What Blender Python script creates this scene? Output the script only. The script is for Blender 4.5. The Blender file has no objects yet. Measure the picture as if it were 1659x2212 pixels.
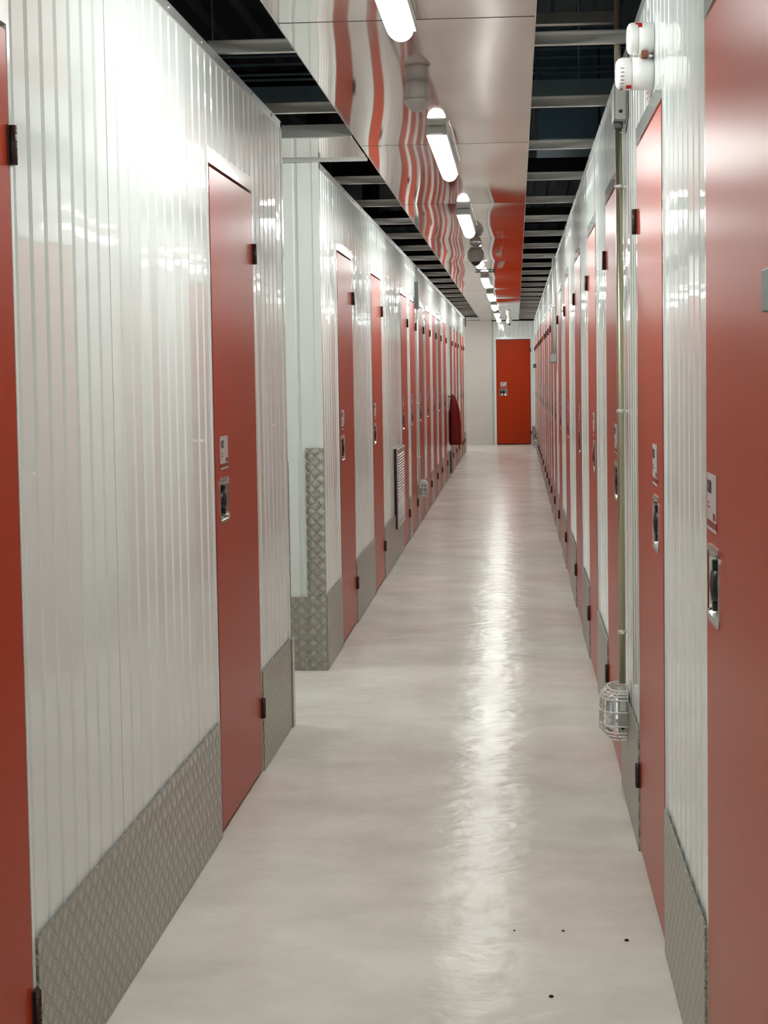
import bpy, math, random
from mathutils import Vector, Matrix
random.seed(7)
S = bpy.context.scene
C = S.collection
PI = math.pi

# ------------------------------------------------------------------ materials
def new_mat(name):
    m = bpy.data.materials.new(name); m.use_nodes = True
    nt = m.node_tree
    return m, nt, nt.nodes['Principled BSDF']

def N(nt, typ, **kw):
    n = nt.nodes.new(typ)
    for k, v in kw.items(): setattr(n, k, v)
    return n

def math_n(nt, op, a, b=None, c=None):
    n = nt.nodes.new('ShaderNodeMath'); n.operation = op
    for i, x in enumerate((a, b, c)):
        if x is None: continue
        if hasattr(x, 'is_output'): nt.links.new(x, n.inputs[i])
        else: n.inputs[i].default_value = x
    return n.outputs[0]

def noise_bump(nt, b, scale, strength, dist, vec_scale=(1, 1, 1), detail=2.0, prev=None):
    g = N(nt, 'ShaderNodeNewGeometry')
    mp = N(nt, 'ShaderNodeMapping'); mp.inputs['Scale'].default_value = vec_scale
    nt.links.new(g.outputs['Position'], mp.inputs['Vector'])
    n = N(nt, 'ShaderNodeTexNoise'); n.inputs['Scale'].default_value = scale
    n.inputs['Detail'].default_value = detail
    nt.links.new(mp.outputs[0], n.inputs['Vector'])
    bp = N(nt, 'ShaderNodeBump'); bp.inputs['Strength'].default_value = strength
    bp.inputs['Distance'].default_value = dist
    nt.links.new(n.outputs['Fac'], bp.inputs['Height'])
    if prev is not None: nt.links.new(prev, bp.inputs['Normal'])
    nt.links.new(bp.outputs[0], b.inputs['Normal'])
    return bp.outputs[0]

def simple(name, col, rough=.5, metal=0.0, spec=.5, coat=0.0, bump=None):
    m, nt, b = new_mat(name)
    b.inputs['Base Color'].default_value = (*col, 1)
    b.inputs['Roughness'].default_value = rough
    b.inputs['Metallic'].default_value = metal
    b.inputs['Specular IOR Level'].default_value = spec
    b.inputs['Coat Weight'].default_value = coat
    b.inputs['Coat Roughness'].default_value = .08
    if bump: noise_bump(nt, b, *bump)
    return m

M = {}
# glossy white liner sheet
m, nt, b = new_mat('white_sheet')
b.inputs['Base Color'].default_value = (.79, .83, .81, 1)
b.inputs['Roughness'].default_value = .3
b.inputs['Specular IOR Level'].default_value = .03
b.inputs['Coat Weight'].default_value = .75; b.inputs['Coat Roughness'].default_value = .03
noise_bump(nt, b, 1.0, .35, .006, (1, 7, 1.6), 1.0)
M['sheet'] = m
M['white_trim'] = simple('white_trim', (.78, .81, .79), .15, spec=.6, coat=.8)
M['added_lobby_white'] = simple('added_lobby_white', (.82, .83, .81), .5)
M['smooth_white'] = simple('smooth_white', (.64, .585, .55), .45)
# red doors
m, nt, b = new_mat('red_paint')
b.inputs['Base Color'].default_value = (.40, .036, .008, 1)
b.inputs['Roughness'].default_value = .28
b.inputs['Specular IOR Level'].default_value = .1
n1 = noise_bump(nt, b, 420, .18, .0005, detail=1)
noise_bump(nt, b, 2.5, .3, .004, detail=1, prev=n1)
M['red'] = m
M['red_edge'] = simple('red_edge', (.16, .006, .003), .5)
M['hinge'] = simple('dark_hinge', (.035, .012, .010), .45)
M['steel'] = simple('dish_steel', (.5, .48, .45), .2, metal=1)
M['black'] = simple('black_plastic', (.006, .006, .007), .35)
M['label'] = simple('label_white', (.5, .45, .44), .5)
M['ink'] = simple('label_ink', (.05, .03, .03), .6)
M['label_red'] = simple('label_red', (.22, .018, .012), .5)
M['rail'] = simple('rail_zinc', (.72, .71, .68), .38, metal=.6)
M['alu_trim'] = simple('alu_trim', (.6, .6, .59), .35, metal=.6)
M['grey_box'] = simple('grey_box', (.42, .42, .4), .45)
M['dark_grey'] = simple('dark_grey_box', (.12, .13, .13), .5)
M['conduit'] = simple('galvanised_conduit', (.5, .48, .34), .3, metal=.9)
M['brown_pipe'] = simple('brown_pipe', (.3, .25, .18), .5)
M['fitting'] = simple('fitting_grey', (.16, .19, .18), .4)
M['white_plastic'] = simple('white_plastic', (.82, .82, .8), .35)
M['grey_plastic'] = simple('grey_plastic', (.3, .28, .26), .4)
M['alarm_red'] = simple('alarm_red', (.45, .01, .01), .4)
M['brown'] = simple('brown_plug', (.2, .06, .03), .5)
M['cage'] = simple('white_wire', (.85, .85, .82), .35)
M['cover_red'] = simple('cover_red_vinyl', (.14, .002, .002), .55, spec=.3, bump=(9, .5, .01, (1, 1, .5), 3))
M['roof'] = simple('roof_deck', (.18, .24, .28), .6)
M['void_wall'] = simple('void_wall', (.05, .055, .06), .8)
M['duct'] = simple('dark_duct', (.25, .42, .55), .5, metal=.3)
M['tray'] = simple('cable_tray', (.5, .72, .8), .4, metal=.2)
M['timber'] = simple('dark_timber', (.06, .035, .02), .8)
M['vent'] = simple('vent_metal', (.66, .62, .6), .35, metal=.5)
M['dirt'] = simple('dirt', (.02, .018, .012), .9)
M['detector'] = simple('detector_plastic', (.46, .44, .42), .4)
M['housing'] = simple('lamp_housing', (.45, .47, .44), .4)

m, nt, b = new_mat('clear_lens')
b.inputs['Base Color'].default_value = (.93, .96, 1, 1); b.inputs['Roughness'].default_value = .06
b.inputs['Transmission Weight'].default_value = .92; b.inputs['IOR'].default_value = 1.3
M['lens'] = m
m, nt, b = new_mat('lamp_tube_blue')
b.inputs['Base Color'].default_value = (.6, .75, .95, 1); b.inputs['Roughness'].default_value = .3
M['tube'] = m
def emit(name, col, st):
    m, nt, b = new_mat(name)
    b.inputs['Base Color'].default_value = (.9, .9, .9, 1)
    b.inputs['Emission Color'].default_value = (*col, 1)
    b.inputs['Emission Strength'].default_value = st
    return m
LAMP = 33.0
M['diffuser'] = emit('lit_diffuser', (.955, 1.0, .965), LAMP)

# mirror finish ceiling panel
m, nt, b = new_mat('polished_panel')
b.inputs['Base Color'].default_value = (.74, .70, .67, 1)
b.inputs['Metallic'].default_value = .93
b.inputs['Roughness'].default_value = .045
noise_bump(nt, b, 300, .05, .0003, detail=1)
M['panel'] = m

# checker (tread) plate
def plate(name, col, rough, metal, strength):
    m, nt, b = new_mat(name)
    b.inputs['Base Color'].default_value = (*col, 1)
    b.inputs['Roughness'].default_value = rough; b.inputs['Metallic'].default_value = metal
    g = N(nt, 'ShaderNodeNewGeometry')
    sp = N(nt, 'ShaderNodeSeparateXYZ'); nt.links.new(g.outputs['Position'], sp.inputs[0])
    u = math_n(nt, 'ADD', sp.outputs[0], sp.outputs[1]); v = sp.outputs[2]
    k = 1 / (.0375 * math.sqrt(2))
    a = math_n(nt, 'MULTIPLY', math_n(nt, 'ADD', u, v), k)
    c = math_n(nt, 'MULTIPLY', math_n(nt, 'SUBTRACT', u, v), k)
    fa = math_n(nt, 'FLOOR', a); fc = math_n(nt, 'FLOOR', c)
    par = math_n(nt, 'FLOORED_MODULO', math_n(nt, 'ADD', fa, fc), 2.0)
    ra = math_n(nt, 'SUBTRACT', a, fa); rc = math_n(nt, 'SUBTRACT', c, fc)
    def bars(p, q):   # bars run along p, repeat along q
        s = math_n(nt, 'SINE', math_n(nt, 'MULTIPLY', q, 2 * PI * 5))
        s = math_n(nt, 'MAXIMUM', s, 0.0)
        e = math_n(nt, 'SMOOTH_MIN', math_n(nt, 'SUBTRACT', p, .06), math_n(nt, 'SUBTRACT', .94, p), .02)
        e = math_n(nt, 'MINIMUM', math_n(nt, 'MAXIMUM', math_n(nt, 'MULTIPLY', e, 9.0), 0.0), 1.0)
        w_ = math_n(nt, 'MULTIPLY', math_n(nt, 'SINE', math_n(nt, 'MULTIPLY', p, PI)), math_n(nt, 'SINE', math_n(nt, 'MULTIPLY', q, PI)))
        return math_n(nt, 'ADD', math_n(nt, 'MULTIPLY', s, e), math_n(nt, 'MULTIPLY', w_, .9))
    h0 = bars(ra, rc); h1 = bars(rc, ra)
    inv = math_n(nt, 'SUBTRACT', 1.0, par)
    h = math_n(nt, 'ADD', math_n(nt, 'MULTIPLY', h0, par), math_n(nt, 'MULTIPLY', h1, inv))
    bp = N(nt, 'ShaderNodeBump'); bp.inputs['Strength'].default_value = strength
    bp.inputs['Distance'].default_value = .0035
    nt.links.new(h, bp.inputs['Height']); nt.links.new(bp.outputs[0], b.inputs['Normal'])
    cr = N(nt, 'ShaderNodeValToRGB')      # worn bright bars on duller base metal
    cr.color_ramp.elements[0].position = .5; cr.color_ramp.elements[0].color = (col[0] * .8, col[1] * .8, col[2] * .78, 1)
    cr.color_ramp.elements[1].position = 1.5; cr.color_ramp.elements[1].color = (.75, .73, .68, 1)
    nt.links.new(math_n(nt, 'MULTIPLY', h, .6), cr.inputs[0]); nt.links.new(cr.outputs[0], b.inputs['Base Color'])
    return m
M['plate'] = plate('tread_plate', (.45, .435, .385), .34, .55, 1.0)

# polished concrete floor
m, nt, b = new_mat('polished_concrete')
g = N(nt, 'ShaderNodeNewGeometry')
mpf = N(nt, 'ShaderNodeMapping'); mpf.inputs['Scale'].default_value = (1.0, 1.4, 1)
nt.links.new(g.outputs['Position'], mpf.inputs['Vector'])
n1 = N(nt, 'ShaderNodeTexNoise'); n1.inputs['Scale'].default_value = 1.9; n1.inputs['Detail'].default_value = 9
n1.inputs['Roughness'].default_value = .6
nt.links.new(mpf.outputs[0], n1.inputs['Vector'])
cr = N(nt, 'ShaderNodeValToRGB')
cr.color_ramp.elements[0].position = .15; cr.color_ramp.elements[0].color = (.60, .565, .50, 1)
cr.color_ramp.elements[1].position = .85; cr.color_ramp.elements[1].color = (.98, .95, .86, 1)
nt.links.new(n1.outputs['Fac'], cr.inputs[0])
n2 = N(nt, 'ShaderNodeTexNoise'); n2.inputs['Scale'].default_value = 220; n2.inputs['Detail'].default_value = 3
nt.links.new(g.outputs['Position'], n2.inputs['Vector'])
mx = N(nt, 'ShaderNodeMix', data_type='RGBA', blend_type='MULTIPLY'); mx.inputs['Factor'].default_value = .10
nt.links.new(cr.outputs[0], mx.inputs[6]); nt.links.new(n2.outputs['Color'], mx.inputs[7])
nt.links.new(mx.outputs[2], b.inputs['Base Color'])
n3 = N(nt, 'ShaderNodeTexNoise'); n3.inputs['Scale'].default_value = 3.2; n3.inputs['Detail'].default_value = 4
nt.links.new(g.outputs['Position'], n3.inputs['Vector'])
mr = N(nt, 'ShaderNodeMapRange'); mr.inputs['To Min'].default_value = .17; mr.inputs['To Max'].default_value = .265
mr.inputs['From Min'].default_value = .15; mr.inputs['From Max'].default_value = .85
nt.links.new(n3.outputs['Fac'], mr.inputs['Value']); nt.links.new(mr.outputs[0], b.inputs['Roughness'])
b.inputs['Specular IOR Level'].default_value = .11
noise_bump(nt, b, 9, .6, .006, (1, 1.5, 1), 9)
M['floor'] = m

# ------------------------------------------------------------------ mesh builder
class MB:
    def __init__(s): s.v = []; s.f = []; s.sm = []
    def box(s, x0, x1, y0, y1, z0, z1):
        o = len(s.v)
        s.v += [(x, y, z) for z in (z0, z1) for y in (y0, y1) for x in (x0, x1)]
        for q in ((0, 2, 3, 1), (4, 5, 7, 6), (0, 1, 5, 4), (2, 6, 7, 3), (0, 4, 6, 2), (1, 3, 7, 5)):
            s.f.append([o + i for i in q]); s.sm.append(False)
        return s
    def quad(s, *p, smooth=False):
        o = len(s.v); s.v += [tuple(q) for q in p]; s.f.append(list(range(o, o + len(p)))); s.sm.append(smooth)
        return s
    def lathe(s, prof, origin, axis='z', seg=24, caps=True, squash=(1, 1), a0=0, a1=2 * PI):
        # prof: list of (r, h) ; axis direction
        o = len(s.v); full = abs(a1 - a0 - 2 * PI) < 1e-6
        n = seg if full else seg + 1
        ox, oy, oz = origin
        for r, h in prof:
            for i in range(n):
                t = a0 + (a1 - a0) * i / seg
                c, d = r * math.cos(t) * squash[0], r * math.sin(t) * squash[1]
                if axis == 'z': p = (ox + c, oy + d, oz + h)
                elif axis == 'x': p = (ox + h, oy + c, oz + d)
                else: p = (ox + c, oy + h, oz + d)
                s.v.append(p)
        for k in range(len(prof) - 1):
            for i in range(seg):
                j = (i + 1) % n
                s.f.append([o + k * n + i, o + k * n + j, o + (k + 1) * n + j, o + (k + 1) * n + i]); s.sm.append(True)
        if caps:
            s.f.append([o + i for i in range(n)][::-1]); s.sm.append(False)
            s.f.append([o + (len(prof) - 1) * n + i for i in range(n)]); s.sm.append(False)
        return s
    def tube(s, pts, r, seg=8):
        pts = [Vector(p) for p in pts]; o = len(s.v); n = len(pts)
        up = Vector((.13, .27, .95))
        for i, p in enumerate(pts):
            d = (pts[min(i + 1, n - 1)] - pts[max(i - 1, 0)]).normalized()
            a = d.cross(up)
            if a.length < 1e-3: a = d.cross(Vector((1, 0, 0)))
            a.normalize(); c = d.cross(a)
            for k in range(seg):
                t = 2 * PI * k / seg
                s.v.append(tuple(p + r * (a * math.cos(t) + c * math.sin(t))))
        for i in range(n - 1):
            for k in range(seg):
                j = (k + 1) % seg
                s.f.append([o + i * seg + k, o + i * seg + j, o + (i + 1) * seg + j, o + (i + 1) * seg + k]); s.sm.append(True)
        s.f.append([o + k for k in range(seg)][::-1]); s.sm.append(False)
        s.f.append([o + (n - 1) * seg + k for k in range(seg)]); s.sm.append(False)
        return s
    def mesh(s, name, mat):
        me = bpy.data.meshes.new(name); me.from_pydata(s.v, [], s.f)
        me.polygons.foreach_set('use_smooth', s.sm); me.materials.append(mat); me.update()
        return me
    def build(s, name, mat, parent=None, bevel=0):
        me = s.mesh(name, mat)
        o = bpy.data.objects.new(name, me); C.objects.link(o)
        if parent: o.parent = parent
        if bevel:
            md = o.modifiers.new('b', 'BEVEL'); md.width = bevel; md.segments = 2; md.limit_method = 'ANGLE'
        return o

def put(me, name, parent=None, loc=(0, 0, 0)):
    o = bpy.data.objects.new(name, me); C.objects.link(o); o.location = loc
    if parent: o.parent = parent
    return o
def tag(o, label, cat, group=None):
    o['label'] = label; o['category'] = cat
    if group: o['group'] = group
    return o
def thing(name, loc, label, cat, group=None, rz=0):
    o = bpy.data.objects.new(name, None); C.objects.link(o); o.empty_display_size = .05
    o.location = loc; o.rotation_euler.z = rz
    return tag(o, label, cat, group)
def struct(o):
    o['kind'] = 'structure'; return o
ORD = ['nearest', 'second nearest', 'third nearest', 'fourth nearest', 'fifth nearest', 'sixth nearest', 'seventh nearest',
       'eighth nearest', 'ninth nearest', 'tenth nearest', 'eleventh nearest', 'twelfth nearest', 'thirteenth nearest',
       'fourteenth nearest', 'fifteenth nearest', 'sixteenth nearest', 'seventeenth nearest', 'eighteenth nearest',
       'nineteenth nearest', 'twentieth nearest', 'twenty-first nearest', 'twenty-second nearest', 'twenty-third nearest',
       'twenty-fourth nearest', 'twenty-fifth nearest', 'twenty-sixth nearest']

# ------------------------------------------------------------------ dimensions (metres)
XL, XR, H = -.932, .358, 2.44
Y0, YE = -0.4, 29.25
NEAR_END, FAR_START, FAR_END = 5.93, 7.05, 27.05
DH, LIN = 2.075, 2.13      # door height, top of lintel band
LEFT = [(1.985, 2.695), (4.485, 5.215), (7.70, 8.39), (9.505, 10.20), (11.94, 12.60), (12.96, 13.64), (14.12, 14.80), (15.25, 15.91),
        (16.43, 17.14), (17.60, 18.25), (18.88, 19.60), (20.80, 21.46), (22.03, 22.70), (23.03, 23.70), (24.58, 25.27), (25.50, 26.18)]
RIGHT = [(1.93, 2.78), (3.60, 4.335), (5.09, 5.82), (6.59, 7.29), (8.12, 8.90), (9.94, 10.66), (11.62, 12.38), (13.08, 13.78),
         (14.32, 15.00), (15.37, 16.06), (16.40, 17.08), (17.47, 18.15), (18.88, 19.57), (20.2, 20.88), (21.3, 22.0),
         (22.5, 23.2), (24.0, 24.7), (25.4, 26.1), (27.0, 27.7)]
FR = .02                    # door frame width

# ------------------------------------------------------------------ corrugated sheets
PITCH = .092
def profile(a, b):
    pts = [a]
    k = math.floor(a / PITCH) - 1
    out = []
    while k * PITCH < b + PITCH:
        c = k * PITCH + .06
        if k % 9 == 0:   # lap joint
            out += [(c - .004, 0.0), (c - .0035, .010), (c + .0035, .010), (c + .004, 0.0)]
        else:
            out += [(c - .012, 0.0), (c - .006, .008), (c + .006, .008), (c + .012, 0.0)]
        k += 1
    def ev(x):
        for (xa, na), (xb, nb) in zip(out, out[1:]):
            if xa <= x <= xb: return na + (nb - na) * (x - xa) / max(xb - xa, 1e-9)
        return 0
    res = [(a, ev(a))] + [p for p in out if a + 1e-4 < p[0] < b - 1e-4] + [(b, ev(b))]
    return res
def jit(u):
    r = random.Random(int(u / PITCH) * 13 + 5)
    return r.uniform(-.0005, .0005)
def sheet(mb, u0, u1, z0, z1, to_world, tid=1):
    pr = profile(u0, u1)
    for (ua, na), (ub, nb) in zip(pr, pr[1:]):
        ja, jb = jit(ua) * tid, jit(ub) * tid
        mb.quad(to_world(ua, na + ja, z0), to_world(ub, nb + jb, z0), to_world(ub, nb + jb, z1), to_world(ua, na + ja, z1))

def wall_run(name, y0, y1, doors, sign):
    # sign -1: left wall (face towards +x), +1: right wall
    X = XL if sign < 0 else XR
    tw = lambda u, n, z: (X + sign * n, u, z)
    mb = MB()
    cur = y0; segs = []
    for a, b_ in [d for d in doors if d[1] > y0 and d[0] < y1]:
        segs.append((cur, a - FR)); sheet(mb, a - FR, b_ + FR, LIN, H, tw); cur = b_ + FR
        mb.box(*sorted((X + sign * .02, X + sign * .06)), a - FR, b_ + FR, LIN, H)
    segs.append((cur, y1))
    for a, b_ in segs:
        sheet(mb, a, b_, 0, H, tw)
        mb.box(*sorted((X + sign * .02, X + sign * .06)), a, b_, 0, H)
        for e in (a, b_):     # jamb returns
            mb.box(*sorted((X + sign * .0005, X + sign * .02)), e - .0015 if e == b_ else e, e if e == b_ else e + .0015, 0, H)
    struct(mb.build(name, M['sheet']))
    # flat cap trim with screw heads
    t = MB(); t.box(*sorted((X - sign * .003, X + sign * .062)), y0, y1, H - .001, H + .003)
    t.box(*sorted((X - sign * .004, X)), y0, y1, H - .028, H + .003)
    y = y0 + .2
    while y < y1:
        t.lathe([(.007, 0), (.006, -sign * .003), (.001, -sign * .005)], (X - sign * .004, y, H - .013), 'x', 8)
        y += .42
    struct(t.build('trim_1' if sign < 0 else 'trim_2', M['alu_trim']))
    # tread plate kick boards
    for i, (a, b_) in enumerate(segs):
        k = MB(); k.box(*sorted((X - sign * .009, X - sign * .004)), a + .003, b_ - .003, .002, .362)
        k.box(*sorted((X - sign * .004, X + sign * .001)), a + .003, a + .012, .002, .35)
        k.box(*sorted((X - sign * .004, X + sign * .001)), b_ - .012, b_ - .003, .002, .35)
        struct(k.build('baseboard_left' if sign < 0 else 'baseboard_right', M['plate']))
    return segs

wall_run('wall_left', Y0, NEAR_END, LEFT, -1)
wall_run('wall_left', FAR_START, FAR_END, LEFT, -1)
wall_run('wall_right', Y0, YE, RIGHT, 1)

# side passage faces
mb = MB(); sheet(mb, -4.0, XL, 0, H, lambda u, n, z: (u, FAR_START + n, z)); mb.box(-4, XL - .06, FAR_START + .02, FAR_START + .06, 0, H)
struct(mb.build('wall_passage', M['sheet']))
mb = MB(); sheet(mb, -4.0, XL, 0, H, lambda u, n, z: (u, NEAR_END - n, z)); mb.box(-4, XL - .06, NEAR_END - .06, NEAR_END - .02, 0, H)
struct(mb.build('wall_passage', M['sheet']))
mb = MB(); mb.box(-4.05, -4, NEAR_END, FAR_START, 0, H); struct(mb.build('wall_passage_end', M['smooth_white']))
mb = MB(); sheet(mb, -4.0, XL, 0, H, lambda u, n, z: (u, FAR_END - n, z)); mb.box(-4, XL - .06, FAR_END - .06, FAR_END - .02, 0, H)
struct(mb.build('wall_passage', M['sheet']))
mb = MB(); mb.box(-4.05, -4, FAR_END, YE, 0, H); struct(mb.build('wall_passage_end', M['smooth_white']))
# corner trims
def corner(y, sy, n):
    t = MB(); t.box(XL - .03, XL + .004, y - .003 if sy < 0 else y, y if sy < 0 else y + .003, 0, H)
    t.box(XL, XL + .004, *(sorted((y, y - sy * .03))), .362, H)
    struct(t.build(n, M['white_trim']))
corner(NEAR_END, 1, 'trim_3'); corner(FAR_START, -1, 'trim_4'); corner(FAR_END, 1, 'trim_5')
# tread plate corner guards and passage kick plates
def guard(y, sy, tall):
    k = MB(); ya, yb = sorted((y + sy * .004, y + sy * .009))
    k.box(XL - .085, XL + .006, ya, yb, .002, tall)
    k.box(XL - .085, XL - .08, *(sorted((y + sy * .009, y + sy * .013))), .4, tall)
    return struct(k.build('baseboard_corner', M['plate']))
guard(NEAR_END, 1, 1.08); guard(FAR_START, -1, 1.08); guard(FAR_END, 1, 1.08)
for y, sy in ((NEAR_END, 1), (FAR_START, -1), (FAR_END, 1)):
    k = MB(); k.box(-3.99, XL - .087, *(sorted((y + sy * .003, y + sy * .008))), .002, .358)
    struct(k.build('baseboard_passage', M['plate']))
t = MB(); t.box(XL + .0112, XL + .015, NEAR_END - .03, NEAR_END + .012, .003, .362)
struct(t.build('trim_6', M['alu_trim']))

# back wall and unseen lobby behind the camera, added to brighten the near corridor
for n_, a in (('wall_back', (-3, 3, -3.45, -3.4)), ('wall_added_lobby_left', (-3.05, -3, -3.4, Y0)), ('wall_added_lobby_right', (3, 3.05, -3.4, Y0)),
              ('wall_added_lobby_left', (-3, XL - .06, Y0, Y0 + .05)), ('wall_added_lobby_right', (XR + .06, 3, Y0, Y0 + .05))):
    mb = MB(); mb.box(*a, 0, H + .02); struct(mb.build(n_, M['added_lobby_white']))
mb = MB(); mb.box(-3, 3, -3.4, Y0, H + .02, H + .04); struct(mb.build('ceiling', M['added_lobby_white']))
# end wall: smooth white board, ribbed sheet around the door
EX0, EX1 = -.389, .279
mb = MB(); mb.box(-4, -.472, YE, YE + .05, 0, H + .02); struct(mb.build('wall_end', M['smooth_white']))
mb = MB()
tw = lambda u, n, z: (u, YE + n, z)
sheet(mb, -.44, EX0 - FR, 0, H, tw); sheet(mb, EX1 + FR, XR, 0, H, tw); sheet(mb, EX0 - FR, EX1 + FR, LIN, H, tw)
mb.box(-.472, EX0 - FR, YE + .02, YE + .06, 0, H); mb.box(EX1 + FR, XR + .06, YE + .02, YE + .06, 0, H)
mb.box(EX0 - FR, EX1 + FR, YE + .02, YE + .06, LIN, H)
struct(mb.build('wall_end', M['sheet']))
t = MB(); t.box(-.474, -.44, YE - .012, YE + .02, 0, H); struct(t.build('trim_7', M['grey_box']))
k = MB(); k.box(EX1 + FR + .002, XR - .01, YE - .006, YE - .002, .002, .36); struct(k.build('baseboard_end', M['plate']))

# floor
mb = MB(); mb.box(-8, 8, -4, 34, -.1, 0); struct(mb.build('floor', M['floor']))
# building shell around the units
mb = MB()
for i in range(48):
    x = -8 + i / 3
    mb.quad((x, -4, 4.3), (x + .17, -4, 4.3), (x + .17, 34, 4.3), (x, 34, 4.3))
    mb.quad((x + .17, -4, 4.3), (x + .21, -4, 4.36), (x + .21, 34, 4.36), (x + .17, 34, 4.3))
    mb.quad((x + .21, -4, 4.36), (x + .295, -4, 4.36), (x + .295, 34, 4.36), (x + .21, 34, 4.36))
    mb.quad((x + .295, -4, 4.36), (x + 1 / 3, -4, 4.3), (x + 1 / 3, 34, 4.3), (x + .295, 34, 4.36))
struct(mb.build('ceiling', M['roof']))
for n, a in (('wall_outer_left', (-8.1, -8, -4, 34)), ('wall_outer_right', (8, 8.1, -4, 34)), ('wall_outer_back', (-8, 8, -4.1, -4)), ('wall_outer_far', (-8, 8, 34, 34.1))):
    mb = MB(); mb.box(*a, 0, 4.36); struct(mb.build(n, M['void_wall']))

# ------------------------------------------------------------------ doors
def rounded(w, h, r, n=4):
    pts = []
    for cx, cz, a in ((w / 2 - r, h / 2 - r, 0), (-w / 2 + r, h / 2 - r, 90), (-w / 2 + r, -h / 2 + r, 180), (w / 2 - r, -h / 2 + r, 270)):
        for i in range(n + 1):
            t = math.radians(a + 90 * i / n); pts.append((cx + r * math.cos(t), cz + r * math.sin(t)))
    return pts
def dish_mesh():
    mb = MB(); rings = [(.158, .142, .022, -.001), (.158, .142, .022, -.0035), (.142, .126, .016, -.0035), (.138, .122, .016, -.001),
                        (.116, .100, .012, .030), (.001, .001, .0003, .032)]
    o = 0; prev = None
    for w, h, r, d in rings:
        p = rounded(w, h, r, 4); idx = []
        for x, z in p: mb.v.append((x, d, z)); idx.append(len(mb.v) - 1)
        if prev:
            n = len(idx)
            for i in range(n):
                j = (i + 1) % n; mb.f.append([prev[i], idx[i], idx[j], prev[j]]); mb.sm.append(False)
        prev = idx
    return mb.mesh('lock_plate', M['steel'])
def lock_mesh():
    mb = MB()
    # round disc lock standing in the dish, seen edge-on from the corridor, with its hasp bars
    mb.lathe([(.030, 0), (.032, -.004), (.032, -.026), (.027, -.033), (.004, -.036)], (0, .027, 0), 'y', 20)
    mb.box(-.008, .008, -.004, .02, .028, .046)
    mb.box(-.008, .008, -.004, .02, -.046, -.028)
    return mb.mesh('lock', M['black'])
def latch_mesh():
    mb = MB(); mb.lathe([(.001, -.001), (.038, -.001), (.042, .01)], (0, 0, 0), 'y', 16, caps=True, squash=(.45, 1))
    return mb.mesh('latch', M['black'])
def hasp_mesh():
    mb = MB(); mb.box(-.05, .05, .004, .007, .038, .042); mb.box(-.05, .05, .004, .007, -.042, -.038)
    return mb.mesh('hasp', M['steel'])
def hinge_mesh():
    mb = MB(); mb.lathe([(.0075, -.036), (.0075, .036)], (0, -.008, 0), 'z', 10)
    for z in (-.022, -.007, .007, .022): mb.lathe([(.0082, z - .001), (.0082, z + .001)], (0, -.008, 0), 'z', 10)
    mb.box(-.014, .014, -.004, -.001, -.036, .036)
    return mb.mesh('hinge', M['hinge'])
DISH, LOCK, LATCH, HASP, HINGE = dish_mesh(), lock_mesh(), latch_mesh(), hasp_mesh(), hinge_mesh()
mb = MB(); mb.quad((-.06, -.0018, 0), (.06, -.0018, 0), (.06, -.0018, .086), (.058, -.0018, .086), (-.06, -.0018, .086))
mb.box(-.06, .06, -.0018, -.0004, 0, .086); LAB = mb.mesh('number_label', M['label'])
mb = MB(); mb.box(-.06, .06, -.0016, -.0004, -.012, -.0005); LABR = mb.mesh('red_band', M['label_red'])
mb = MB(); mb.box(-.06, .06, -.0018, -.0004, -.018, -.0125); LABW = mb.mesh('white_line', M['label'])
mb = MB(); mb.box(-.05, -.02, -.0022, -.0017, .022, .025); mb.box(-.05, -.028, -.0022, -.0017, .03, .033)
mb.box(.022, .054, -.0022, -.0017, .004, .016)
SMALL = mb.mesh('small_print', M['label_red'])

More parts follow.
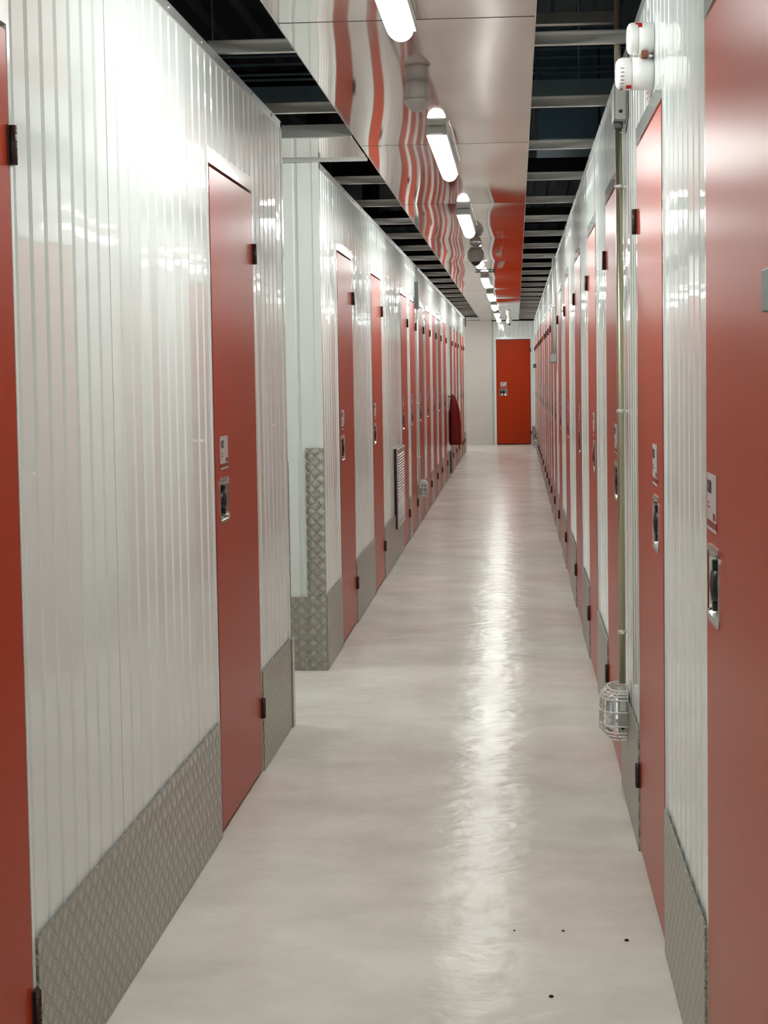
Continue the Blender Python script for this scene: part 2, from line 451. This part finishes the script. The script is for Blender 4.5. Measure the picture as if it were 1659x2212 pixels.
def text_mesh(body, size):
    cu = bpy.data.curves.new('number', 'FONT'); cu.body = body; cu.size = size; cu.extrude = .0002; cu.offset = 0
    o = bpy.data.objects.new('number', cu); C.objects.link(o)
    bpy.context.view_layer.update()
    me = bpy.data.meshes.new_from_object(o.evaluated_get(bpy.context.evaluated_depsgraph_get()))
    bpy.data.objects.remove(o); me.materials.clear(); me.materials.append(M['ink']); me.name = 'number'
    return me
TXT = {}
def door(n, base, rz, w, handle_low, label, text):
    root = bpy.data.objects.new('door_%d' % n, None); C.objects.link(root); root.empty_display_size = .1
    root.location = base; root.rotation_euler.z = rz; struct(root); tag(root, label, 'door', 'red storage unit doors')
    f = MB()   # pale folded frame: two jambs and the flat lintel band
    f.box(-FR, -.005, -.004, .05, 0, DH + .006); f.box(w + .005, w + FR, -.004, .05, 0, DH + .006)
    f.box(-FR, w + FR, -.004, .05, DH + .006, LIN)
    f.build('frame', M['white_trim'], root)
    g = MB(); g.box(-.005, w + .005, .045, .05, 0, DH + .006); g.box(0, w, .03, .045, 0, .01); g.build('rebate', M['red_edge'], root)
    hx = .135 if handle_low == 1 else (w - .185 if handle_low == 0 else .102)
    hz, a, c = 1.04, .071, .063
    x0, x1, z0, z1 = .003, w - .003, .018, DH - .006
    L = MB(); yf, yb = -.005, .036
    for (xa, xb, za, zb) in ((x0, hx - a, z0, z1), (hx + a, x1, z0, z1), (hx - a, hx + a, z0, hz - c), (hx - a, hx + a, hz + c, z1)):
        L.quad((xa, yf, za), (xb, yf, za), (xb, yf, zb), (xa, yf, zb))
    L.quad((x0, yb, z0), (x0, yf, z0), (x0, yf, z1), (x0, yb, z1)); L.quad((x1, yf, z0), (x1, yb, z0), (x1, yb, z1), (x1, yf, z1))
    L.quad((x0, yf, z1), (x1, yf, z1), (x1, yb, z1), (x0, yb, z1)); L.quad((x0, yb, z0), (x1, yb, z0), (x1, yf, z0), (x0, yf, z0))
    L.quad((x1, yb, z0), (x0, yb, z0), (x0, yb, z1), (x1, yb, z1))
    L.build('leaf', M['red'], root)
    e_ = MB(); e_.box(x0 - .0016, x0 - .0002, -.0046, .03, z0, z1); e_.box(x1 + .0002, x1 + .0016, -.0046, .03, z0, z1); e_.build('edge_strip', M['red_edge'], root)  # thin dark red strips drawing the edge and gap line of the leaf
    d = put(DISH, 'lock_plate', root, (hx, -.004, hz)); d['label'] = 'recessed steel lock plate'
    l = put(LOCK, 'lock', d, (0, 0, 0)); l['label'] = 'round black lock'
    put(HASP, 'hasp', d); lt = put(LATCH, 'latch', d, (-.05 if handle_low else .05, .004, 0))
    for z in (1.86, .235): put(HINGE, 'hinge', root, ((w + .001) if handle_low else -.001, -.004, z))
    lx = {1: .138, 0: w - .197, 2: .082}[handle_low]
    lb = put(LAB, 'number_label', root, (lx, -.005, 1.155)); lb['label'] = 'white number label'
    put(LABR, 'red_band', lb); put(LABW, 'white_line', lb); put(SMALL, 'small_print', lb)
    if text not in TXT: TXT[text] = text_mesh(text, .034)
    t = put(TXT[text], 'number', lb, (-.053, -.0024, .050)); t.rotation_euler.x = PI / 2
    return root
nd = 1
for i, (a, b_) in enumerate(LEFT):
    txt = {0: '081', 1: '083'}.get(i, 'K%02d' % (83 + i))
    lab = {0: 'red door cut off by the left edge of the photo, only its hinge side showing',
           1: 'red door on the left wall just before the side passage',
           2: 'red door on the left wall, first one beyond the side passage',
           3: 'red door on the left wall directly before the louvred vent',
           4: 'red door on the left wall directly after the louvred vent',
           10: 'red door on the left wall directly before the red covered extinguisher',
           11: 'red door on the left wall directly after the red covered extinguisher'}.get(i, 'red door on the left wall, %s of that wall to the camera' % ORD[i])
    door(nd, (XL, a, 0), PI / 2, b_ - a, 1, lab, txt); nd += 1
for i, (a, b_) in enumerate(RIGHT):
    txt = {0: 'K88', 1: 'K83'}.get(i, 'K%02d' % (40 + i))
    lab = {0: 'large red door filling the right edge of the photo, black lock at its far side',
           1: 'red door on the right wall under the two white alarm sounders',
           2: 'red door on the right wall just behind the vertical conduit'}.get(i, 'red door on the right wall, %s of that wall to the camera' % ORD[i])
    door(nd, (XR, b_, 0), -PI / 2, b_ - a, 2 if i == 0 else 0, lab, txt); nd += 1
door(nd, (EX0, YE, 0), 0, EX1 - EX0, 1, 'bright red door facing the camera at the far end of the corridor', 'K30')

# ------------------------------------------------------------------ polished ceiling panels
PX0, PX1, PZ = -.683, .065, 2.452
def panel_mesh(w, l, rnd, amp):
    nx, ny = 16, 44
    mb = MB(); rr = [rnd.uniform(-1, 1) for _ in range(8)]
    def z(u, v):
        e = math.sin(PI * v)
        eu = (1 - (2 * u - 1) ** 2) ** 2
        s = -1.0 * e * (.1 + .9 * eu) * amp
        s += amp * .22 * rr[0] * math.sin(2 * PI * v) * eu + amp * .10 * rr[1] * math.sin(3 * PI * v + rr[2]) * (u - .5) * e
        s += amp * .05 * rr[3] * math.sin(6 * PI * v + rr[4]) * math.cos(1.5 * PI * u + rr[5]) * e
        s += amp * .10 * rr[6] * math.sin(2 * PI * u) * e
        return s
    for j in range(ny + 1):
        for i in range(nx + 1):
            u, v = i / nx, j / ny
            mb.v.append((u * w, v * l, z(u, v)))
    for j in range(ny):
        for i in range(nx):
            a = j * (nx + 1) + i; mb.f.append([a, a + nx + 1, a + nx + 2, a + 1]); mb.sm.append(True)
    # turned-up edges and back sheet
    o = len(mb.v); h = .012
    mb.v += [(0, 0, h), (w, 0, h), (w, l, h), (0, l, h)]
    mb.f.append([o, o + 1, o + 2, o + 3]); mb.sm.append(False)
    base = list(mb.v)
    ring = [[j * (nx + 1) for j in range(ny + 1)], [j * (nx + 1) + nx for j in range(ny + 1)], list(range(nx + 1)), [ny * (nx + 1) + i for i in range(nx + 1)]]
    for r_, (ca, cb) in zip(ring, ((o, o + 3), (o + 1, o + 2), (o, o + 1), (o + 3, o + 2))):
        o2 = len(mb.v); ids = r_ + [cb, ca]; mb.v += [base[q] for q in ids]     # own vertices, so the sheet's shading stays true at the fold
        mb.f.append(list(range(o2, o2 + len(ids)))); mb.sm.append(False)
    return mb
rnd = random.Random(3)
seam = 4.325 - 2.335 * 3; i = 0; k = 0
while seam < YE - .05:
    a, b_ = max(seam, Y0 + .055), min(seam + 2.335, YE - .004)
    if b_ - a > .1:
        mb = panel_mesh(PX1 - PX0, b_ - a - .012, rnd, .0075 * min(1, (b_ - a) / 2.3))
        vis = b_ > 3.2
        t = thing('ceiling_panel', (PX0, a + .003, PZ), ('mirror-polished metal ceiling panel over the corridor, %s in view' % ORD[k]) if vis else 'mirror-polished metal ceiling panel behind the viewer', 'ceiling panel', 'polished ceiling panels')
        if vis: k += 1
        mb.build('sheet', M['panel'], t)
        e = MB(); e.box(-.003, -.0005, 0, b_ - a - .006, -.001, .014); e.box(PX1 - PX0 + .0005, PX1 - PX0 + .003, 0, b_ - a - .006, -.001, .014)
        e.build('edge_trim', M['alu_trim'], t)
    seam += 2.335
# panel over the side passage
mb = panel_mesh(3.28, .66, random.Random(9), .003)
t = thing('ceiling_panel', (-3.975, 6.39, PZ), 'pale reflective ceiling panel running left over the side passage', 'ceiling panel', 'polished ceiling panels')
mb.build('sheet', M['panel'], t)
e = MB(); e.box(0, 3.28, -.03, -.002, -.004, .05); e.box(0, 3.28, .662, .668, -.01, .03); e.build('edge_trim', M['alu_trim'], t)
mb = panel_mesh(3.28, 1.3, random.Random(11), .003)
t = thing('ceiling_panel', (-3.975, 27.5, PZ), 'pale ceiling panel over the far side passage by the end wall', 'ceiling panel', 'polished ceiling panels')
mb.build('sheet', M['panel'], t)

# rails crossing above the panels, resting on both walls
rl = MB(); rl.box(XL - .05, XR + .05, 0, .003, 0, .042); rl.box(XL - .05, XR + .05, -.02, .003, 0, .003); rl.box(XL - .05, XR + .05, -.02, .003, .039, .042)
RAIL = rl.mesh('ceiling_rail', M['rail'])
y = 4.79 - 1.105 * 4; k = 0
while y < YE - .1:
    if abs(y - 7.0) > .3 or True:
        vis = y > 3.9
        o = put(RAIL, 'ceiling_rail', None, (0, y, 2.468))
        tag(o, ('pale metal rail crossing the dark ceiling gaps, %s rail in view' % ORD[k]) if vis else 'pale metal rail crossing the ceiling behind the viewer', 'rail', 'ceiling rails')
        if vis: k += 1
    y += 1.105

# ------------------------------------------------------------------ tube lights
hs = MB(); hs.box(-.042, .042, 0, 1.25, .0, .037); hs.lathe([(.005, -.003), (.005, 0)], (0, 0, .012), 'y', 8)
hs.box(-.028, .028, -.006, 0, .004, .032); hs.box(-.012, .012, -.010, -.006, .018, .026)
HOUS = hs.mesh('housing', M['housing'])
df = MB(); n = 16
prof = []
for y_, r in ((.012, .040), (1.20, .040), (1.225, .037), (1.243, .028), (1.25, .015)): prof.append((y_, r * .95))
o0 = 0
for y_, r in prof:
    for i in range(n + 1):
        t_ = PI + PI * i / n; df.v.append((r * math.cos(t_), y_, r * math.sin(t_) * .95))
for k_ in range(len(prof) - 1):
    for i in range(n):
        a = k_ * (n + 1) + i; df.f.append([a, a + 1, a + n + 2, a + n + 1]); df.sm.append(True)
df.f.append(list(range(n + 1))[::-1]); df.sm.append(False)
df.f.append([(len(prof) - 1) * (n + 1) + i for i in range(n + 1)]); df.sm.append(False)
for k_ in range(len(prof) - 1):
    df.f.append([k_ * (n + 1) + n, k_ * (n + 1), (k_ + 1) * (n + 1), (k_ + 1) * (n + 1) + n]); df.sm.append(False)
DIFF = df.mesh('diffuser', M['diffuser'])
cb = MB(); cb.tube([(.06, -.10, .033), (.06, .0, .032), (.058, .3, .033), (.06, .7, .031), (.06, 1.0, .033)], .0022, 6)
for q in range(26): cb.lathe([(.001, -.004), (.004, 0), (.001, .004)], (.06, -.09 + q * .042, .032), 'y', 6)
CAB = cb.mesh('bead_cable', M['rail'])
def tube_light(loc, rz, label):
    t = thing('ceiling_light', loc, label, 'ceiling light', 'tubular ceiling lights', rz)
    put(HOUS, 'housing', t); put(DIFF, 'diffuser', t); put(CAB, 'bead_cable', t)
    return t
for x_ in (-2, -.318, 1.4):
    tube_light((x_, -2.6, PZ - .037), 0, 'unseen tubular light added on the lobby ceiling to brighten the near corridor')  # invented lobby lamps, out of view, lifting the light on near surfaces
k = 0
for j in range(-1, 9):
    ye = 4.29 + 3.1 * j if j < 8 else 28.4
    if ye < 3.9: lab = 'tubular ceiling light behind the viewer'
    else:
        lab = 'glowing white tubular light on the corridor ceiling, %s to the camera' % ORD[k]; k += 1
    tube_light((-.318, ye - 1.25, PZ - .037 - .0045), 0, lab)
tube_light((-2.1, 6.72, PZ - .042), PI / 2, 'tubular light over the side passage, hidden behind the near left wall')
tube_light((-1.75, 28.1, PZ - .042), PI / 2, 'tubular light over the far side passage, hidden behind the left wall')

# ------------------------------------------------------------------ ceiling devices
t = thing('motion_detector', (-.335, 5.22, PZ - .004), 'pale cylindrical detector with faceted cone lens hanging before the second light', 'detector')
mb = MB(); mb.lathe([(.040, 0), (.040, -.004), (.042, -.005), (.042, -.058), (.040, -.060)], (0, 0, 0), 'z', 32); mb.build('base', M['detector'], t)
mb = MB(); mb.lathe([(.046, -.0605), (.049, -.066), (.048, -.072), (.033, -.088), (.018, -.101), (.004, -.104)], (0, 0, 0), 'z', 14)
lo = mb.build('cone_lens', M['detector'], t)
for p_ in lo.data.polygons: p_.use_smooth = False
def globe(name, loc, r, label, col):
    t = thing(name, loc, label, 'camera')
    mb = MB(); mb.lathe([(r * .75, 0), (r * .6, -r * .3), (r * .35, -r * .45), (r * .7, -r * .55), (r * .72, -r * .66)], (0, 0, 0), 'z', 24); mb.build('mount', col, t)
    pr = [(r * .7, -r * .67)] + [(r * math.sin(a), -r * 1.45 - r * math.cos(a) * .9) for a in [PI * q / 14 + .45 for q in range(0, 8)]]
    pr = [(r * .62, -r * .68), (r * .85, -r * .85), (r * .98, -r * 1.1), (r, -r * 1.45), (r * .97, -r * 1.8), (r * .82, -r * 2.1), (r * .66, -r * 2.25)]
    mb = MB(); mb.lathe(pr, (0, 0, 0), 'z', 28); mb.build('shell', col, t)
    mb = MB(); mb.lathe([(r * .62, -r * 2.26), (r * .45, -r * 2.5), (r * .22, -r * 2.68), (.002, -r * 2.74)], (0, 0, 0), 'z', 24)
    o = mb.build('camera_dome', M['black'], t); o['label'] = 'black camera window'
globe('security_camera', (-.306, 11.62, PZ - .006), .067, 'grey globe security camera with black underside on the mid ceiling', M['grey_plastic'])
globe('security_camera', (-.116, 27.3, PZ - .006), .055, 'small white globe security camera hanging above the end door', M['white_plastic'])
t = thing('hanging_bracket', (-.27, 14.83, PZ - .006), 'thin dark bar bracket hanging across the line of ceiling lights', 'bracket')
mb = MB(); mb.box(-.125, .08, -.012, .012, -.018, -.006); mb.box(-.1, -.09, -.005, .005, -.008, 0); mb.box(.05, .06, -.005, .005, -.008, 0); mb.build('bar', M['dark_grey'], t)

# ------------------------------------------------------------------ alarm sounders on the right wall
def sounder(loc, r, depth, label, slots):
    t = thing('alarm_sounder', loc, label, 'alarm')
    d = depth
    mb = MB(); mb.lathe([(r, 0), (r, -.58 * d)], (0, 0, 0), 'x', 32); mb.build('base', M['white_plastic'], t)
    mb = MB(); mb.lathe([(r * .985, -.58 * d - .0008), (r, -.6 * d), (r, -.82 * d), (r * .93, -.93 * d), (r * .72, -d), (.002, -d * 1.01)], (0, 0, 0), 'x', 32)
    mb.build('cap', M['white_plastic'], t)
    if slots:
        mb = MB()
        for q in range(9):
            a = math.radians(-190 + q * 14); ca, sa = math.cos(a), math.sin(a)
            mb.box(-.90 * d, -.80 * d, -r * 1.002 * abs(ca) - .0004, -r * .97 * abs(ca), r * .99 * sa - .0009 - .0, r * .99 * sa + .0009)
        mb.build('sound_slots', M['dark_grey'], t)
    mb = MB()
    if slots: mb.lathe([(r + .0006, -.74 * d), (r + .0006, -.60 * d)], (0, 0, 0), 'x', 4, False, (1, 1), math.radians(234), math.radians(252))
    else:
        mb.lathe([(r + .0006, -.70 * d), (r + .0006, -.45 * d)], (0, 0, 0), 'x', 4, False, (1, 1), math.radians(118), math.radians(132))
        mb.lathe([(r + .0006, -.60 * d), (r + .0006, -.45 * d)], (0, 0, 0), 'x', 4, False, (1, 1), math.radians(132), math.radians(148))
    mb.build('red_mark', M['alarm_red'], t)
    return t
sounder((XR - .001, 3.855, 2.189), .041, .094, 'lower white round alarm sounder with slots, above the right-hand red door', True)
sounder((XR - .001, 3.84, 2.274), .040, .066, 'upper white round alarm sounder fixed above the slotted one', False)
o = MB().box(XR - .033, XR - .016, 3.802, 3.84, 2.222, 2.237).build('cable_gland', M['brown'])
tag(o, 'small brown cable plug between the two white alarm sounders', 'cable')
o = MB().tube([(XR - .006, 3.9, 2.43), (XR - .012, 3.88, 2.40), (XR - .006, 3.91, 2.37), (XR - .012, 3.88, 2.345), (XR - .01, 3.86, 2.31)], .003, 6).build('white_cable', M['white_plastic'])
tag(o, 'thin white kinked cable dropping from the wall top to the upper sounder', 'cable')
o = MB().tube([(XR - .006, 4.60, 2.40), (XR - .007, 4.60, 2.32), (XR - .006, 4.61, 2.21), (XR - .01, 4.66, 2.17), (XR - .02, 4.76, 2.185)], .0022, 6).build('black_cable', M['black'])
tag(o, 'thin black cable hanging down beside the grey junction box under the alarms', 'cable')
t = thing('wall_sticker', (XR - .0075, 3.93, 2.145), 'small white sticker with a red mark above the right-hand red door', 'sticker')
mb = MB(); mb.box(0, .004, -.035, .03, -.012, .016); mb.build('backing', M['white_plastic'], t)
mb = MB(); mb.box(-.001, 0, -.018, .02, .007, .012); mb.box(-.001, 0, -.018, .02, -.008, -.003); mb.box(-.001, 0, -.022, -.016, -.008, .012); mb.build('red_print', M['alarm_red'], t)

# ------------------------------------------------------------------ conduits, boxes, bulkhead lamps
def conduit(x, y, z0, z1, clips, label, r=.011, wallx=XR, mat='conduit'):
    t = thing('wall_conduit', (x, y, z0), label, 'conduit')
    MB().lathe([(r, 0), (r, z1 - z0)], (0, 0, 0), 'z', 14).build('pipe', M[mat], t)
    for z in clips:
        mb = MB(); mb.lathe([(r + .003, -.006), (r + .003, .006)], (0, 0, z - z0), 'z', 14)
        mb.box(-.004, .004, -r - .016, r + .016, z - z0 - .004, z - z0 + .004)
        mb.box(*sorted((0, (wallx - x))), -.004, .004, z - z0 - .004, z - z0 + .004); mb.build('clip', M['rail'], t)
    return t
conduit(.336, 4.81, .41, 2.215, (2.02, 1.30, .58), 'galvanised conduit running down the right wall to the caged lamp')
conduit(.336, 4.83, 2.335, 2.8, (), 'short brown pipe rising into the void above the grey junction box', mat='brown_pipe')
t = thing('junction_box', (XR - .001, 4.80, 2.28), 'grey square metal junction box at the top of the right conduit', 'junction box')
mb = MB(); mb.box(-.036, 0, -.048, .048, -.055, .055); mb.build('body', M['grey_box'], t, .003)
mb = MB(); mb.box(-.040, -.0365, -.050, .050, -.057, .057); mb.build('lid', M['grey_box'], t, .002)
mb = MB(); mb.lathe([(.006, 0), (.005, -.003)], (-.018, -.0485, -.03), 'y', 10); mb.build('screw', M['black'], t)
mb = MB(); mb.lathe([(.015, -.075), (.015, -.055)], (-.022, .01, 0), 'z', 12); mb.build('gland', M['dark_grey'], t)

def bulkhead(loc, sx, label, sc=1.0):
    # sx: direction out of the wall (-1 from the right wall)
    t = thing('bulkhead_lamp', loc, label, 'emergency lamp', 'caged bulkhead lamps')
    W, Hh, D = .078 * sc, .080 * sc, .088 * sc
    mb = MB(); mb.box(*sorted((0, sx * .03 * sc)), -W * .72, W * .72, -Hh * .86, Hh * .86); mb.build('base', M['grey_box'], t, .004)
    mb = MB(); mb.box(*sorted((sx * .006, sx * .026 * sc)), -W * .72 - .002, -W * .72 - .0005, Hh * .15, Hh * .6); mb.build('rating_label', M['white_plastic'], t)
    mb = MB(); mb.lathe([(.006 * sc, 0), (.006 * sc, -.003)], (sx * .017 * sc, -W * .72, -Hh * .55), 'y', 10); mb.build('screw', M['black'], t)
    mb = MB(); nz = 10
    ring = []
    for q in range(nz + 1):
        zz = -Hh * .78 + 2 * Hh * .78 * q / nz; e = math.sqrt(max(0, 1 - abs(zz / (Hh * .80)) ** 4))
        row = []
        for i in range(9):
            a = PI * i / 8; row.append((sx * (.031 * sc + .042 * sc * math.sin(a) * e), -W * .62 * math.cos(a) * (.75 + .25 * e), zz))
        ring.append(row)
    for q in range(nz):
        for i in range(8): mb.quad(ring[q][i], ring[q][i + 1], ring[q + 1][i + 1], ring[q + 1][i], smooth=True)
    mb.build('clear_cover', M['lens'], t)
    MB().lathe([(.008 * sc, -Hh * .62), (.008 * sc, Hh * .62)], (sx * .052 * sc, 0, 0), 'z', 12).build('lamp_tube', M['tube'], t)
    r = .0023 * sc + .0004
    def U(pts): g.tube(pts, r, 6)
    g = MB()
    for zz in (-1, -.86, -.72, -.45, .12, .62, .76, .88, 1):      # hoops in plan
        e = 1 - .3 * abs(zz) ** 3
        U([(0, -W, zz * Hh), (sx * D * .5 * e, -W * .97, zz * Hh), (sx * D * .85 * e, -W * .72, zz * Hh), (sx * D * e, -W * .3, zz * Hh), (sx * D * e, W * .3, zz * Hh), (sx * D * .85 * e, W * .72, zz * Hh), (sx * D * .5 * e, W * .97, zz * Hh), (0, W, zz * Hh)])
    for yy, dd in ((-.98, .5), (-.6, .92), (0, 1.0), (.6, .92), (.98, .5)):   # vertical bars
        U([(sx * D * dd * .6, yy * W, -Hh), (sx * D * dd, yy * W, -Hh * .7), (sx * D * dd, yy * W, Hh * .7), (sx * D * dd * .6, yy * W, Hh)])
    U([(sx * .002, -W, -Hh), (sx * .002, W, -Hh), (sx * .002, W, Hh), (sx * .002, -W, Hh), (sx * .002, -W, -Hh)])
    g.build('wire_guard', M['cage'], t)
    return t
bulkhead((XR - .008, 4.815, .318), -1, 'white wire-caged bulkhead lamp low on the right wall under the conduit')
conduit(-.913, 13.74, .42, 2.42, (1.95, 1.15, .65), 'grey conduit on the left wall leading down to a small caged lamp', wallx=XL, mat='rail')
t = thing('junction_box', (XL + .001, 13.76, 2.15), 'dark narrow junction box at the top of the left conduit', 'junction box')
mb = MB(); mb.box(0, .034, -.04, .04, -.12, .13); mb.build('body', M['dark_grey'], t, .003)
bulkhead((XL + .008, 13.86, .35), 1, 'small wire-caged bulkhead lamp low on the left wall past the vent', .95)
bulkhead((XR - .008, 24.3, .25), -1, 'tiny caged bulkhead lamp low on the right wall near the end door', .9)
conduit(.338, 13.05, 1.60, 2.42, (2.0,), 'short grey pipe above the grey switch box on the right wall', r=.016, mat='rail')
t = thing('switch_box', (XR - .001, 13.06, 1.55), 'small grey switch box halfway along the right wall', 'switch box')
mb = MB(); mb.box(-.062, 0, -.05, .05, -.042, .042); mb.build('body', M['dark_grey'], t, .004)
mb = MB(); mb.box(-.060, -.002, -.052, -.0505, -.036, .036); mb.build('lid', M['grey_box'], t)
o = MB(); o.box(XR - .06, XR, 25.86, 25.96, 1.50, 1.57); o = o.build('switch_box', M['dark_grey'], None, .004)
tag(o, 'tiny dark switch box at the far end of the right wall', 'switch box')
o = MB(); o.box(-.022, 0, -.035, .035, -.028, .03); o.tube([(-.012, .0, .03), (-.012, .0, .06)], .006, 8); o = o.build('switch_box', M['fitting'], None, .008)
o.location = (XR - .001, 2.015, 1.535)
tag(o, 'grey metal fitting cut off by the right edge, on the nearest red door', 'switch box')
o = MB(); o.box(XL - .03, XL + .03, 27.06, 27.12, 2.28, 2.44); o = o.build('mounting_bracket', M['dark_grey'], None, .003)
tag(o, 'small grey bracket at the top far corner of the left wall', 'bracket')

# ------------------------------------------------------------------ louvred vent on the left wall
t = thing('louvred_vent', (XL + .0075, 11.13, .255), 'tall metal louvred vent low on the left wall between two red doors', 'vent')
vw, vh = .70, .605
mb = MB(); d = .023
for a in ((0, vw, 0, .04), (0, vw, vh - .04, vh), (0, .05, .04, vh - .04), (vw - .05, vw, .04, vh - .04)): mb.box(.012, d, a[0], a[1], a[2], a[3])
mb.build('frame', M['vent'], t, .006)
mb = MB(); mb.box(.0121, .0135, .045, vw - .045, .035, vh - .035); mb.build('dark_core', M['black'], t)
mb = MB()
ns = 24
for q in range(ns):
    z = .046 + (vh - .092) * (q + .5) / ns
    mb.quad((.014, .05, z + .010), (.0232, .05, z + .005), (.0232, vw - .05, z + .005), (.014, vw - .05, z + .010))
    mb.quad((.0232, .05, z + .005), (.0236, .05, z - .005), (.0236, vw - .05, z - .005), (.0232, vw - .05, z + .005))
    mb.quad((.0236, .05, z - .005), (.014, .05, z - .004), (.014, vw - .05, z - .004), (.0236, vw - .05, z - .005))
mb.build('louvres', M['vent'], t)
mb = MB(); mb.box(-.0065, .012, -.002, vw, -.006, vh + .002); mb.build('backing', M['black'], t)

# ------------------------------------------------------------------ fire extinguisher under a red cover
t = thing('fire_extinguisher', (XL + .008, 20.10, .455), 'fire extinguisher under a dark red cover hung on the left wall', 'extinguisher')
mb = MB()
loops = [(0, .076, .080, .086), (.012, .082, .086, .086), (.1, .081, .084, .086), (.3, .078, .082, .084), (.45, .072, .078, .080), (.54, .060, .07, .074), (.60, .046, .06, .066), (.65, .034, .045, .062), (.68, .02, .028, .054), (.688, .004, .006, .05)]
nn = 24; prev = None
for z, rx, ry, cx in loops:
    row = []
    for i in range(nn):
        a = 2 * PI * i / nn; w = 1 + .035 * math.sin(5 * a + z * 3) * (z < .5)
        mb.v.append((cx + rx * w * math.cos(a), ry * w * math.sin(a), z + (.008 * math.sin(3 * a) if z == 0 else 0))); row.append(len(mb.v) - 1)
    if prev:
        for i in range(nn):
            j = (i + 1) % nn; mb.f.append([prev[i], prev[j], row[j], row[i]]); mb.sm.append(True)
    else: mb.f.append(row[::-1]); mb.sm.append(False)
    prev = row
mb.f.append(prev); mb.sm.append(False)
mb.build('vinyl_cover', M['cover_red'], t)
mb = MB(); mb.box(0, .012, -.08, .08, .03, .45); mb.build('back_flap', M['cover_red'], t)
mb = MB(); mb.box(0, .05, -.01, .01, .46, .475); mb.box(0, .045, -.006, .006, .645, .66); mb.box(0, .006, -.02, .02, .44, .68); mb.build('wall_bracket', M['black'], t)
o = MB(); o.lathe([(.016, 0), (.016, .30)], (XL + .022, 20.35, .05), 'z', 12); o = o.build('floor_pipe', M['dark_grey'])
tag(o, 'short dark pipe against the left wall below the red covered extinguisher', 'pipe')

# ------------------------------------------------------------------ things in the dark void above
t = thing('cable_tray', (-6, 9.0, 3.08), 'dark perforated cable tray in the void above the left wall', 'cable tray')
mb = MB(); mb.box(0, 7.5, 0, .004, 0, .10); mb.box(0, 7.5, .3, .304, 0, .10)
for q in range(60): mb.box(q * .125, q * .125 + .07, 0, .3, -.002, .004)
mb.build('tray', M['tray'], t)
for q, z in enumerate((.16, .20, .27, .33)):
    MB().tube([(0, .1 + q * .04, z), (7.5, .1 + q * .04, z)], .008, 8).build('cable', M['tray'], t)
for q in range(10):
    MB().tube([(.4 + q * .75, .15, 0), (.4 + q * .75, .15, 1.2)], .006, 6).build('hanger_rod', M['tray'], t)
t = thing('air_duct', (.146, 9.5, 2.9), 'large dark blue sheet metal duct above the right ceiling gap', 'duct')
for q in range(4):
    MB().box(q * .4 + .004, q * .4 + .396, 0, .8, 0, .7).build('duct_section', M['duct'], t, .01)
for q in (.1, 1.4): MB().tube([(q, .4, .69), (q, .4, 1.42)], .006, 6).build('hanger_rod', M['tray'], t)
o = MB(); o.box(-.3, .41, 6.1, 6.14, 2.84, 2.885); o.tube([(-.28, 6.12, 2.88), (-.28, 6.12, 4.32)], .005, 6); o.tube([(.0, 6.12, 2.88), (.0, 6.12, 4.32)], .005, 6); o = o.build('strut_channel', M['rail'])
tag(o, 'short pale strut ending in mid-air above the right ceiling gap', 'strut')
for i, (x, y) in enumerate(((-1.6, 12.2), (-1.62, 16.8), (1.5, 14))):
    o = MB(); o.box(-.09, .09, -.09, .09, 0, 1.8); o = o.build('roof_post', M['timber']); o.location = (x, y, 2.5)
for i, y in enumerate((2, 8, 14, 20, 26, 32)):
    o = MB().box(-8, 8, -.08, .08, 4.0, 4.28).build('roof_beam', M['void_wall']); o.location.y = y
    tag(o, 'dark beam under the roof deck, %s beam' % ORD[i], 'beam', 'roof beams')
j = 0
for ob in list(C.objects):
    if ob.name.startswith('roof_post'):
        tag(ob, 'dark brown timber post in the void, %s' % ['left of the panels nearer the camera', 'left of the panels farther away', 'right of the panels'][j], 'post', 'timber posts'); j += 1

# crumbs on the floor
for x, y, s, lab in ((.262, 3.66, .006, 'tiny dark crumb on the floor beside the right-hand kick plate'), (.105, 3.72, .004, 'tiny dark speck on the floor left of the crumb by the kick plate'),
                     (.065, 3.32, .006, 'tiny dark crumb at the bottom edge of the photo'), (-.02, 3.72, .003, 'faint speck on the middle of the near floor')):
    o = MB().lathe([(s, 0), (s * .8, s * .5), (s * .1, s * .7)], (0, 0, 0), 'z', 7).build('floor_crumb', M['dirt']); o.location = (x, y, .0005)
    tag(o, lab, 'crumb')

# ------------------------------------------------------------------ world, camera
w = bpy.data.worlds.new('World'); S.world = w; w.use_nodes = True
w.node_tree.nodes['Background'].inputs[0].default_value = (.5, .7, 1, 1)
w.node_tree.nodes['Background'].inputs[1].default_value = 0.0

cam = bpy.data.cameras.new('camera'); co = bpy.data.objects.new('camera', cam); C.objects.link(co); S.camera = co
r = Vector((0.99819415, 0.0584704, -0.0137717)); u = Vector((0.0105677, 0.05475672, 0.9984438)); f = Vector((-0.0591335, 0.99678629, -0.05403994))
mt = Matrix((r, u, -f)).transposed().to_4x4(); mt.translation = Vector((0, 0, 1.43)); co.matrix_world = mt
cam.sensor_fit = 'AUTO'; cam.sensor_width = 36; cam.lens = 3190 / 2212 * 36
cam.shift_x = (829.5 - 927.86) / 2212; cam.shift_y = (979.25 - 1106) / 2212
cam.clip_start = .05; cam.clip_end = 200

S.view_settings.view_transform = 'Standard'; S.view_settings.look = 'None'
S.view_settings.gamma = 1; S.view_settings.use_curve_mapping = False
S.view_settings.exposure = 0.45
